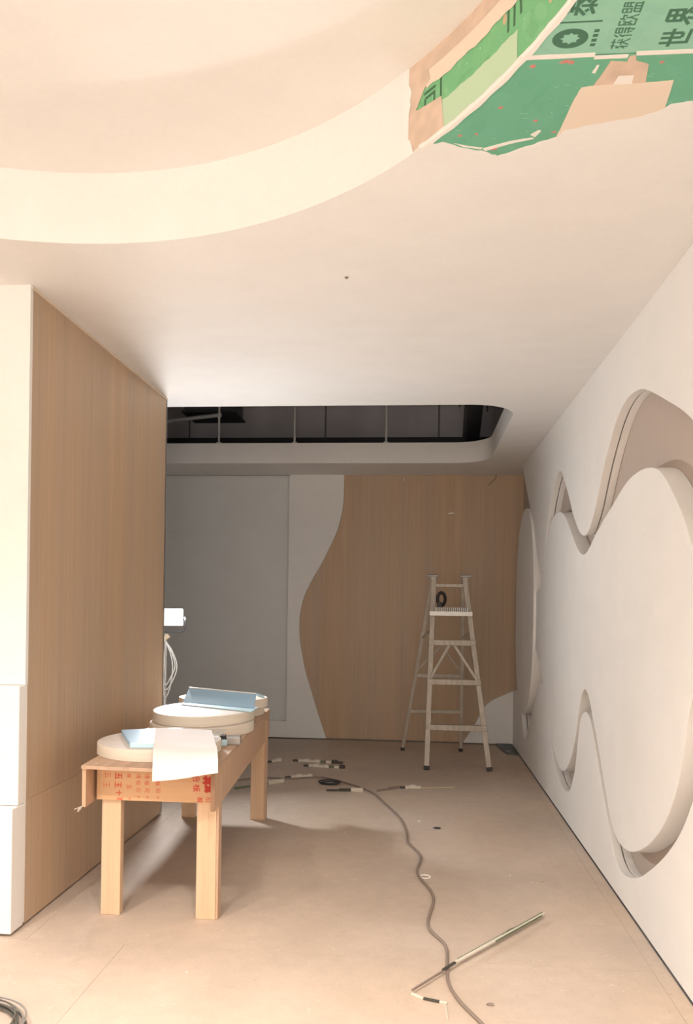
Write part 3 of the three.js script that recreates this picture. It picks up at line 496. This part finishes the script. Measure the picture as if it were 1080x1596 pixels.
// ================================================================ TABLE AND WHAT LIES ON IT
const TH = 0.74;
{
  const t = thing('work_table', 'long rough plywood work table with red stencilled apron beside the wood partition', 'table', [0, 0, 0]);
  // plan: near edge z -3.6, far edge z -5.78, leaning slightly left with depth
  const sx = (z) => -0.066 * (z + 3.6) * -1;                       // sideways lean of the table's long axis
  const lx = (z) => -1.535 + 0.066 * (z + 3.6), rx = (z) => -0.905 + 0.066 * (z + 3.6);
  const topPts = jag([[lx(-3.6), -3.6], [rx(-3.6), -3.57], [rx(-5.78), -5.78], [lx(-5.78), -5.78], [lx(-3.6), -3.6]], 0.0012, 10).slice(0, -1);
  part('table_top', slabXZ(topPts, TH - 0.016, 0.016), M.plyTop, t);
  const legs = [[-1.487, -3.735, 0], [-1.022, -3.735, 0], [-1.127, -5.50, 0], [-1.615, -5.50, 0]];
  for (const [x, z] of legs) {
    const l = rbox(0.094, TH - 0.017, 0.045, 0.003); l.translate(x + 0.047, (TH - 0.017) / 2, z - 0.0225); const m = part('leg', l, M.pine, t);
    if (x < -1.3) continue;
    const s = rbox(0.012, TH - 0.05, 0.06, 0.002); s.translate(x + 0.1003, (TH - 0.05) / 2 + 0.001, z - 0.032); part('leg_strip', s, M.ply, m);
  }
  // front apron with red stencil print, 0.55 x 0.158 m
  const k = canvas(1100, 316), c = k.getContext('2d');
  c.fillStyle = '#d3a981'; c.fillRect(0, 0, 1100, 316);
  c.globalAlpha = 0.16; for (let i = 0; i < 90; i++) { c.fillStyle = ['#b97f4e', '#f0cda0', '#c48f5c'][i % 3]; c.fillRect(rnd() * 1100 - 200, rnd() * 316, rr(200, 700), rr(1, 4)); }
  c.globalAlpha = 0.8; c.strokeStyle = '#c4402f';
  const R = (n, X, Y, s, w) => glyph(c, n, X + s, Y, 0, s, -s, 0, w);                    // stencil turned a quarter
  c.globalAlpha = 0.45; R('wu', 70, 60, 60, 7); R('wang', 60, 150, 62, 6);
  c.globalAlpha = 0.75; R('wu', 165, 62, 70, 10); R('wang', 165, 145, 66, 9); R('ten', 175, 220, 60, 9); R('wu', 190, 285, 50, 8);
  c.globalAlpha = 0.45; R('jing', 275, 70, 44, 7); R('wu', 275, 170, 46, 7); R('ten', 285, 280, 40, 6);
  for (const [X, a] of [[360, 0.4], [440, 0.5], [540, 0.5]]) { c.globalAlpha = a; R('de', X, 70, 46, 6); R('ban', X, 130, 46, 6); R('si', X + 4, 195, 44, 6); R('ten', X + 8, 262, 36, 5); }
  c.globalAlpha = 0.8; R('he', 885, 70, 62, 9); R('ban', 885, 150, 66, 9); R('si', 925, 262, 48, 8);
  c.globalAlpha = 0.9; c.strokeStyle = '#bb2f22'; R('jing', 970, 65, 100, 22); R('jing', 985, 150, 78, 20); c.globalAlpha = 0.4; R('si', 1000, 255, 52, 7);
  const at = canvasTex(k), ap = box(lx(-3.7) + 0.035, rx(-3.7) - 0.012, 0.556, 0.7225, -3.735, -3.718);
  { const p = ap.attributes.position, u = ap.attributes.uv; for (let i = 0; i < p.count; i++) u.setXY(i, (p.getX(i) - (lx(-3.7) + 0.035)) / (rx(-3.7) - lx(-3.7) - 0.047), (p.getY(i) - 0.556) / 0.1665); }
  part('front_apron', ap, std({ map: at, roughness: 0.65 }), t).userData.label = 'front apron stencilled with red characters';
  const side = (f, o0, o1) => slabXZ([[f(-3.61) + o0, -3.61], [f(-3.61) + o1, -3.61], [f(-5.76) + o1, -5.76], [f(-5.76) + o0, -5.76]], 0.545, 0.1785);
  part('side_apron', side(rx, -0.018, 0), M.ply, t); part('side_apron', side(lx, 0.002, 0.02), M.ply, t);
  part('apron_edge', box(rx(-3.61) - 0.018, rx(-3.61) - 0.001, 0.547, 0.722, -3.6099, -3.607), M.plyEdge, t);
  part('back_apron', box(lx(-5.6) + 0.022, rx(-5.6) - 0.02, 0.58, 0.7235, -5.62, -5.605), M.ply, t);
  const sp = []; for (let i = 0; i < 7; i++) sp.push(tube([[lx(-3.6) + 0.008, 0.552, -3.606], [lx(-3.6) - 0.004 - 0.006 * i * rnd(), 0.54 - rr(0, 0.012), -3.6 + rr(0, 0.02)]], 0.0014, 3, false, 4));
  part('frayed_fibre', mergeGeometries(sp), M.stripWhite, t);
}
function disc(label, x, z, y, rx, rz, h) {
  const t = thing('white_disc', label, 'disc', [x, y, z], 0, 'cut white discs on the table');
  const pr = [[0, 0], [0.985, 0], [1, 0.003], [1, h - 0.003], [0.985, h], [0, h]].map(([a, b]) => new THREE.Vector2(a, b));
  const sidePts = pr.slice(1, 5), g = new THREE.LatheGeometry(sidePts, 72); g.scale(rx, 1, rz);
  part('edge_band', g, M.disc, t);
  const f = new THREE.CylinderGeometry(0.986, 0.986, h - 0.0008, 72); f.scale(rx, 1, rz); f.translate(0, h / 2, 0); part('board_face', metreUV(f), M.discTop, t);
}
disc('thick white disc at the near end of the table, blue pack and paper on it', -1.30, -4.03, TH, 0.31, 0.32, 0.058);
disc('lower white disc of the middle stack on the table', -1.265, -4.72, TH, 0.305, 0.345, 0.058);
disc('upper white disc of the middle stack on the table', -1.275, -4.80, TH + 0.0585, 0.30, 0.37, 0.06);
disc('lower white disc at the far end of the table, behind the blue sheet', -1.335, -5.46, TH, 0.30, 0.27, 0.058);
disc('upper white disc at the far end of the table, behind the blue sheet', -1.31, -5.43, TH + 0.0585, 0.305, 0.25, 0.06);
{ // blue pack with clear film on the near disc
  const y = TH + 0.0588, t = thing('blue_pack', 'flat light blue packet in clear film on the near white disc', 'packet', [0, y, 0]);
  const pts = [[-1.555, -4.16], [-1.36, -3.765], [-1.10, -3.80], [-1.13, -4.24], [-1.40, -4.25]];
  part('packet', slabXZ(pts, 0, 0.02), M.blue, t);
  part('front_lip', slabXZ([[-1.365, -3.775], [-1.36, -3.755], [-1.11, -3.79], [-1.11, -3.81]], 0.001, 0.022), M.blueLight, t);
  const g = new THREE.PlaneGeometry(0.36, 0.26, 14, 8); g.rotateX(-Math.PI / 2); const p = g.attributes.position;
  for (let i = 0; i < p.count; i++) p.setY(i, 0.0255 + 0.003 * Math.sin(p.getX(i) * 31 + p.getZ(i) * 17) + 0.002 * Math.sin(p.getZ(i) * 53)); g.translate(-1.18, 0, -4.12); g.computeVertexNormals();
  part('film_wrap', g, M.film, t);
}
{ // paper sheet hanging over the near edge
  const y = TH + 0.0588, path = [[-4.15, y + 0.036], [-3.98, y + 0.034], [-3.80, y + 0.031], [-3.70, y + 0.024], [-3.61, y - 0.004], [-3.562, y - 0.04], [-3.546, y - 0.075], [-3.542, TH - 0.05]];
  const cv = new THREE.CatmullRomCurve3(path.map(([z, h]) => V(0, h, z))), pos = [], idx = [], nu = 16, nv = 30;
  for (let j = 0; j <= nv; j++) for (let i = 0; i <= nu; i++) {
    const u = i / nu, v = j / nv, q = cv.getPointAt(v), k = (q.z + 4.15) / 0.6, drop = Math.max(0, v - 0.6) / 0.4;
    pos.push(-1.365 + 0.185 * k + 0.302 * u, q.y + 0.003 * Math.sin(u * 5 + v * 3) + drop * 0.045 * u, q.z + 0.003 * Math.sin(u * 4));
    if (i < nu && j < nv) { const a = j * (nu + 1) + i; idx.push(a, a + nu + 1, a + 1, a + 1, a + nu + 1, a + nu + 2); }
  }
  const g = new THREE.BufferGeometry(); g.setAttribute('position', new THREE.Float32BufferAttribute(pos, 3)); g.setIndex(idx); g.computeVertexNormals();
  solo('paper_sheet', g, M.paper, 'white paper sheet hanging over the near edge of the table', 'paper');
}
{ // small metal box by the right edge
  const t = thing('metal_box', 'small grey metal box at the right edge of the table', 'box', [-1.005, TH, -4.26], 0.15);
  const b = rbox(0.075, 0.042, 0.085, 0.005); b.translate(0.035, 0.021, -0.02); part('case', b, M.metal, t);
  const k = rbox(0.03, 0.05, 0.05, 0.004); k.translate(-0.022, 0.025, -0.01); part('dark_end', k, M.dark, t);
  const p = rbox(0.03, 0.03, 0.03, 0.004); p.translate(-0.012, 0.0155, 0.035); part('plastic_cap', p, M.blueLight, t);
}
{ // blue folded sheet leaning between the middle and far stacks
  const y = TH + 0.1187, t = thing('blue_sheet', 'light blue folded sheet leaning on the far white discs', 'sheet', [0, y, 0]);
  const P = (u, z0, z1) => [-1.462 + 0.505 * u, z0 + (z1 - z0) * u];
  const flap = slabXZ([P(0, -4.93, -4.67), P(1, -4.93, -4.67), P(1, -5.09, -4.87), P(0, -5.09, -4.87)], 0.001, 0.006); part('lower_flap', flap, M.blueLight, t);
  const q = [V(-1.475, 0.011, -5.02), V(-0.97, 0.011, -4.80), V(-0.985, 0.078, -4.94), V(-1.475, 0.083, -5.16)], n = q[1].clone().sub(q[0]).cross(q[3].clone().sub(q[0])).normalize().multiplyScalar(0.006);
  const pos = [], f = (a, b, c2, d) => { for (const v of [a, b, c2, a, c2, d]) pos.push(v.x, v.y, v.z); }, r = q.map((v) => v.clone().sub(n));
  f(q[0], q[1], q[2], q[3]); f(r[3], r[2], r[1], r[0]); for (let i = 0; i < 4; i++) { const j = (i + 1) % 4; f(q[j], q[i], r[i], r[j]); }
  const g = new THREE.BufferGeometry(); g.setAttribute('position', new THREE.Float32BufferAttribute(pos, 3)); g.computeVertexNormals(); part('upright_face', g, M.blue, t);
  part('top_rim', bar([-1.478, 0.086, -5.166], [-0.984, 0.081, -4.946], 0.008, 0.01), M.cord, t);
  part('corner_fold', bar([-0.985, 0.076, -4.95], [-0.955, 0.055, -5.02], 0.012, 0.03), M.blueLight, t);
}
solo('black_lump', new THREE.SphereGeometry(0.022, 14, 8, 0, 6.3, 0, 1.57), M.rubber, 'small black lump on the upper far disc', 'dark_lump', [-1.17, TH + 0.1186, -5.5]);  // small black thing of unknown kind, modelled as a lump

// ================================================================ STEPLADDER
{
  const t = thing('stepladder', 'paint-spattered pale metal stepladder open in front of the brown wood wall', 'ladder', [0, 0, 0]);
  const H = 1.785, fl = [0.118, 0, -7.40], fr = [0.692, 0, -7.42], bl = [-0.118, 0, -8.36], br = [0.486, 0, -8.40], tl = [0.172, H, -7.84], tr = [0.468, H, -7.84];
  const mix = (a, b, k) => [a[0] + (b[0] - a[0]) * k, a[1] + (b[1] - a[1]) * k, a[2] + (b[2] - a[2]) * k];
  const foot = (a, b) => mix(a, b, 0.012);
  const rail = (a, b, w, d) => { const m = part('rail', bar(foot(a, b), b, w, d), M.ladder, t); part('rubber_foot', bar(mix(a, b, 0.0015), mix(a, b, 0.02), w + 0.008, d + 0.006), M.rubber, m); };
  rail(fl, tl, 0.046, 0.026); rail(fr, tr, 0.046, 0.026);
  const tl2 = [tl[0] - 0.012, H - 0.02, tl[2] - 0.05], tr2 = [tr[0] - 0.01, H - 0.02, tr[2] - 0.05];
  rail(bl, tl2, 0.034, 0.022); rail(br, tr2, 0.034, 0.022);
  for (const h of [0.378, 0.792, 1.158]) {
    const a = mix(fl, tl, h / H), b = mix(fr, tr, h / H); a[0] -= 0.024; b[0] += 0.026;
    const g = rbox(b[0] - a[0], 0.052, 0.075, 0.004); g.translate((a[0] + b[0]) / 2, h, (a[2] + b[2]) / 2 - 0.012); part('step', g, M.ladder, t);
  }
  for (const h of [0.425, 0.80]) { const a = mix(bl, tl2, h / (H - 0.02)), b = mix(br, tr2, h / (H - 0.02)); part('rear_rung', bar(a, b, 0.035, 0.018), M.ladder, t); }
  const pl = mix(fl, tl, 1.468 / H), pr = mix(fr, tr, 1.468 / H);
  const plat = rbox(pr[0] - pl[0] + 0.055, 0.028, 0.24, 0.004); plat.translate((pl[0] + pr[0]) / 2, 1.438, pl[2] - 0.06); const P = part('platform', plat, M.alu, t);
  for (let i = 0; i < 17; i++) { const g = rbox(0.0095, 0.042, 0.22, 0.002); g.translate(pl[0] + 0.03 + i * 0.0185, 1.473, pl[2] - 0.06); part('tread_rib', g, M.alu, P); }
  part('platform_lip', rbox(pr[0] - pl[0] + 0.06, 0.042, 0.008, 0.002).translate((pl[0] + pr[0]) / 2, 1.434, pl[2] + 0.065), M.alu, P);
  part('top_bar', bar(mix(fl, tl, 0.955), mix(fr, tr, 0.955), 0.03, 0.022), M.ladder, t);
  for (const [x, s] of [[tl[0], -1], [tr[0], 1]]) part('hinge_cap', rbox(0.068, 0.05, 0.09, 0.012).translate(x + s * 0.006, H - 0.005, tl[2] - 0.025), M.ladder, t);
  for (const [x, k] of [[tl[0], -1], [tr[0], 1]]) part('pivot_knob', new THREE.CylinderGeometry(0.014, 0.014, 0.1, 12).rotateZ(Math.PI / 2).translate(x + k * 0.012, H + 0.012, tl[2] + 0.015), M.metal, t);
  const mid2 = mix(mix(fl, tl, 1.13 / H), mix(fr, tr, 1.13 / H), 0.42), mid3 = mix(mix(fl, tl, 1.13 / H), mix(fr, tr, 1.13 / H), 0.55);
  const za = 0.016; const fw = (p) => [p[0], p[1], p[2] + za];
  part('brace', bar(fw(mid2), fw(mix(fl, tl, 0.82 / H)), 0.026, 0.01), M.ladder, t); part('brace', bar(fw(mid3), fw(mix(fr, tr, 0.80 / H)), 0.026, 0.01), M.ladder, t);
  const rm = mix(mix(bl, tl2, 1.12 / H), mix(br, tr2, 1.12 / H), 0.5);
  part('brace', bar(rm, mix(bl, tl2, 0.86 / H), 0.02, 0.01), M.ladder, t); part('brace', bar(rm, mix(br, tr2, 0.84 / H), 0.02, 0.01), M.ladder, t);
  part('spreader', bar(mix(fl, tl, 1.28 / H), mix(bl, tl2, 1.2 / H), 0.02, 0.008), M.ladder, t); part('spreader', bar(mix(fr, tr, 1.28 / H), mix(br, tr2, 1.2 / H), 0.02, 0.008), M.ladder, t);
  // things left on the platform
  const px = pl[0], pz = pl[2] - 0.06, py = 1.4945;
  const roll = new THREE.TorusGeometry(0.062, 0.017, 10, 32); roll.rotateY(0.9);
  solo('tape_roll', roll, M.rubber, 'black tape roll standing on the stepladder platform', 'tape', [px + 0.085, py + 0.079, pz - 0.05]);
  solo('black_block', rbox(0.048, 0.05, 0.06, 0.006), M.rubber, 'small black block at the left end of the stepladder platform', 'block', [px + 0.062, py + 0.0252, pz + 0.10]);
}

// ================================================================ FLOOR CLUTTER
solo('power_cable', tube([[0.34, 0.008, -2.72], [0.25, 0.008, -2.92], [0.18, 0.008, -3.08], [0.15, 0.008, -3.21], [0.15, 0.008, -3.36], [0.15, 0.008, -3.56], [0.08, 0.008, -3.75], [0.11, 0.008, -4.16], [0.03, 0.008, -4.51], [0.05, 0.008, -4.81], [-0.03, 0.008, -5.1], [-0.04, 0.008, -5.29], [-0.09, 0.008, -5.65], [-0.21, 0.008, -6.06], [-0.34, 0.008, -6.43], [-0.58, 0.008, -6.73], [-0.8, 0.008, -6.9], [-1.06, 0.008, -6.81], [-1.3, 0.008, -6.81], [-1.5, 0.008, -6.68], [-1.75, 0.008, -6.5]], 0.0068, 320, false, 8), M.cable, 'long brown cable snaking across the floor', 'cable');
function strip(label, segs, group = 'trim offcuts on the floor') { // flat narrow offcut of two-tone edging
  const t = thing('trim_offcut', label, 'trim', [0, 0.0002, 0], 0, group);
  for (const [a, b, w, m, y = 0, h = 0.008] of segs) {
    const dx = b[0] - a[0], dz = b[1] - a[1], L = Math.hypot(dx, dz), g = rbox(L, h, w, 0.0018, 1);
    g.rotateY(-Math.atan2(dz, dx)); g.translate((a[0] + b[0]) / 2, h / 2 + y, (a[1] + b[1]) / 2);
    part(m === M.stripWhite ? 'pale_strip' : m === M.stripGreen ? 'green_strip' : 'dark_strip', g, m, t);
  }
}
{
  const W = M.stripWhite, D = M.stripDark, G = M.stripGreen, lerp = (a, b, k) => [a[0] + (b[0] - a[0]) * k, a[1] + (b[1] - a[1]) * k];
  const a = [0.641, -3.958], b = [0.184, -3.365], c = [0.005, -3.11], d = [0.05, -3.075], e = [0.11, -3.056], f = [0.136, -2.93];
  const off = (p, o) => [p[0] + o * 0.79, p[1] + o * 0.61];
  strip('long pale and dark edging offcut bent across the brown cable', [
    [a, lerp(a, b, 0.5), 0.010, W, 0.0165], [lerp(a, b, 0.5), b, 0.014, W, 0.0165], [off(a, -0.009), off(lerp(a, b, 0.96), -0.009), 0.006, G, 0.0165], [off(lerp(a, b, 0.05), 0.008), off(lerp(a, b, 0.6), 0.008), 0.003, G, 0.0165], [off(lerp(a, b, 0.36), -0.012), off(lerp(a, b, 0.43), -0.012), 0.007, D, 0.0165],
    [b, lerp(b, c, 0.3), 0.012, D, 0.0165], [lerp(b, c, 0.3), c, 0.007, M.cable, 0.012], [c, d, 0.012, W], [d, e, 0.010, D, 0.001], [e, [e[0] + 0.03, e[1] + 0.005], 0.012, W], [[e[0] + 0.02, e[1] + 0.01], f, 0.005, W]]);
  const dash = (p, q, n, w) => { const o = []; for (let i = 0; i < n; i++) o.push([lerp(p, q, i / n), lerp(p, q, (i + 0.98) / n), w, [D, W, G, W, D, W][(i * 2 + (i >> 1) + i % 3) % 6], 0, 0.016 + 0.014 * ((i * 7) % 5) / 4]); return o; };
  strip('dark and white edging offcut furthest from the viewer near the back wall', dash([-1.151, -7.612], [-0.666, -7.559], 9, 0.034));
  strip('spattered edging offcut just in front of the furthest one', dash([-1.014, -7.393], [-0.631, -7.346], 8, 0.04));
  strip('short pale offcut behind the far table leg', dash([-1.387, -7.493], [-1.266, -7.60], 3, 0.03));
  strip('dark edging offcut touching the left side of the brown cable', dash([-0.698, -6.43], [-0.40, -6.452], 3, 0.016).map((s, i) => { s[3] = [D, D, W][i]; return s; }));
  strip('pale dashed edging offcut right of the brown cable', [...dash([-0.29, -6.47], [-0.113, -6.612], 2, 0.012).map((s) => { s[3] = M.cable; return s; }), ...dash([-0.11, -6.615], [0.06, -6.64], 4, 0.032), [[0.06, -6.64], [0.34, -6.703], 0.012, M.tan]]);
  strip('greenish offcut lying beyond the table legs', dash([-1.436, -6.38], [-1.088, -6.70], 3, 0.018).map((s, i) => { s[3] = [G, G, W][i]; return s; }));
  strip('spattered offcut lying along the far bend of the cable', dash([-1.10, -6.845], [-0.88, -6.945], 5, 0.034));
}
{ // cable tie coil by the cable bend
  const g = []; for (let i = 0; i < 2; i++) g.push(new THREE.TorusGeometry(0.06 + i * 0.012, 0.006, 6, 30).rotateX(Math.PI / 2).scale(1.25, 1, 1).translate(0, 0.0065 + 0.011 * i, 0));
  solo('cable_loop', mergeGeometries(g), M.dark, 'small dark cable loop on the floor beside the cable bend', 'cable', [-0.70, 0, -6.70]);
}
{ // wire coil at the near left
  const t = thing('wire_coil', 'coil of dark wire on the floor in front of the white partition', 'coil', [-1.56, 0, -2.62], 0.3);
  for (let i = 0; i < 11; i++) { const r = 0.195 + 0.036 * hash(i, 3, 9), pts = []; for (let k = 0; k < 24; k++) { const a = k / 24 * Math.PI * 2; pts.push([r * Math.cos(a) + 0.008 * Math.sin(a * 2 + i), 0.005 + 0.004 * i * 0.9 + 0.0015 * Math.sin(a * 3 + i * 2), r * 0.98 * Math.sin(a) + 0.006 * Math.cos(a * 2 + i * 1.7)]); } part('wire_turn', tube(pts, 0.0034, 90, true, 5), i % 3 ? M.wire : M.metal, t); }
}
solo('washer_ring', new THREE.TorusGeometry(0.028, 0.006, 8, 28).rotateX(Math.PI / 2).scale(1, 0.7, 1), M.whitePutty, 'white plastic ring on the floor beside the cable', 'ring', [0.072, 0.0045, -4.46]);
{
  const chip = (w, h, d, s) => { const g = new THREE.IcosahedronGeometry(0.5, 1), p = g.attributes.position; for (let i = 0; i < p.count; i++) { const k = 0.8 + 0.4 * hash(Math.round(p.getX(i) * 9), Math.round(p.getZ(i) * 9 + p.getY(i) * 31), s); p.setXYZ(i, p.getX(i) * w * k, Math.max(-0.3, p.getY(i)) * h * k, p.getZ(i) * d * k); } g.computeVertexNormals(); g.computeBoundingBox(); g.translate(0, -g.boundingBox.min.y, 0); return g; };
  solo('dark_chip', chip(0.05, 0.014, 0.022, 1), M.dark, 'dark chip on the floor in front of the stepladder', 'debris', [0.162, 0, -5.45]);
  solo('brown_chip', chip(0.03, 0.01, 0.016, 2), M.cable, 'brown chip on the floor near the bottom of the cable', 'debris', [0.301, 0, -3.06]);
  solo('white_crumb', chip(0.024, 0.012, 0.02, 3), M.whitePutty, 'white crumb on the floor behind the dark chip', 'debris', [0.046, 0, -5.6]);
  const label = 'tiny plaster crumb scattered on the bare floor';
  for (let i = 0; i < 20; i++) { const z = -2.75 - 5.2 * rnd(), x = rr(-1.0, 0.98); if (Math.abs(x) < 0.12 && z > -6) continue; const m = solo('plaster_crumb', chip(0.009, 0.004, 0.007, 4 + i % 5), i % 4 ? M.whitePutty : M.cable, label, 'debris', [x, 0, z], rnd() * 6, 'plaster crumbs on the floor'); }
  const s = thing('slate_offcut', 'dark grey slab lying in the far right floor corner', 'slab', [0.965, 0, -8.55]);
  part('slab', slabXZ([[-0.075, -0.29], [0.085, -0.29], [0.088, 0.28], [-0.02, 0.24], [-0.05, 0.0]], 0.0004, 0.02), M.slate, s);
  part('painted_highlight', slabXZ([[-0.02, 0.17], [0.03, 0.15], [0.035, 0.165], [-0.015, 0.185]], 0.0206, 0.001), M.whitePutty, s);  // pale sliver that paints a highlight on the slab
}

scene.traverse((o) => { if (o.isMesh) { o.castShadow = true; o.receiveShadow = true; } });
renderer.render(scene, camera);
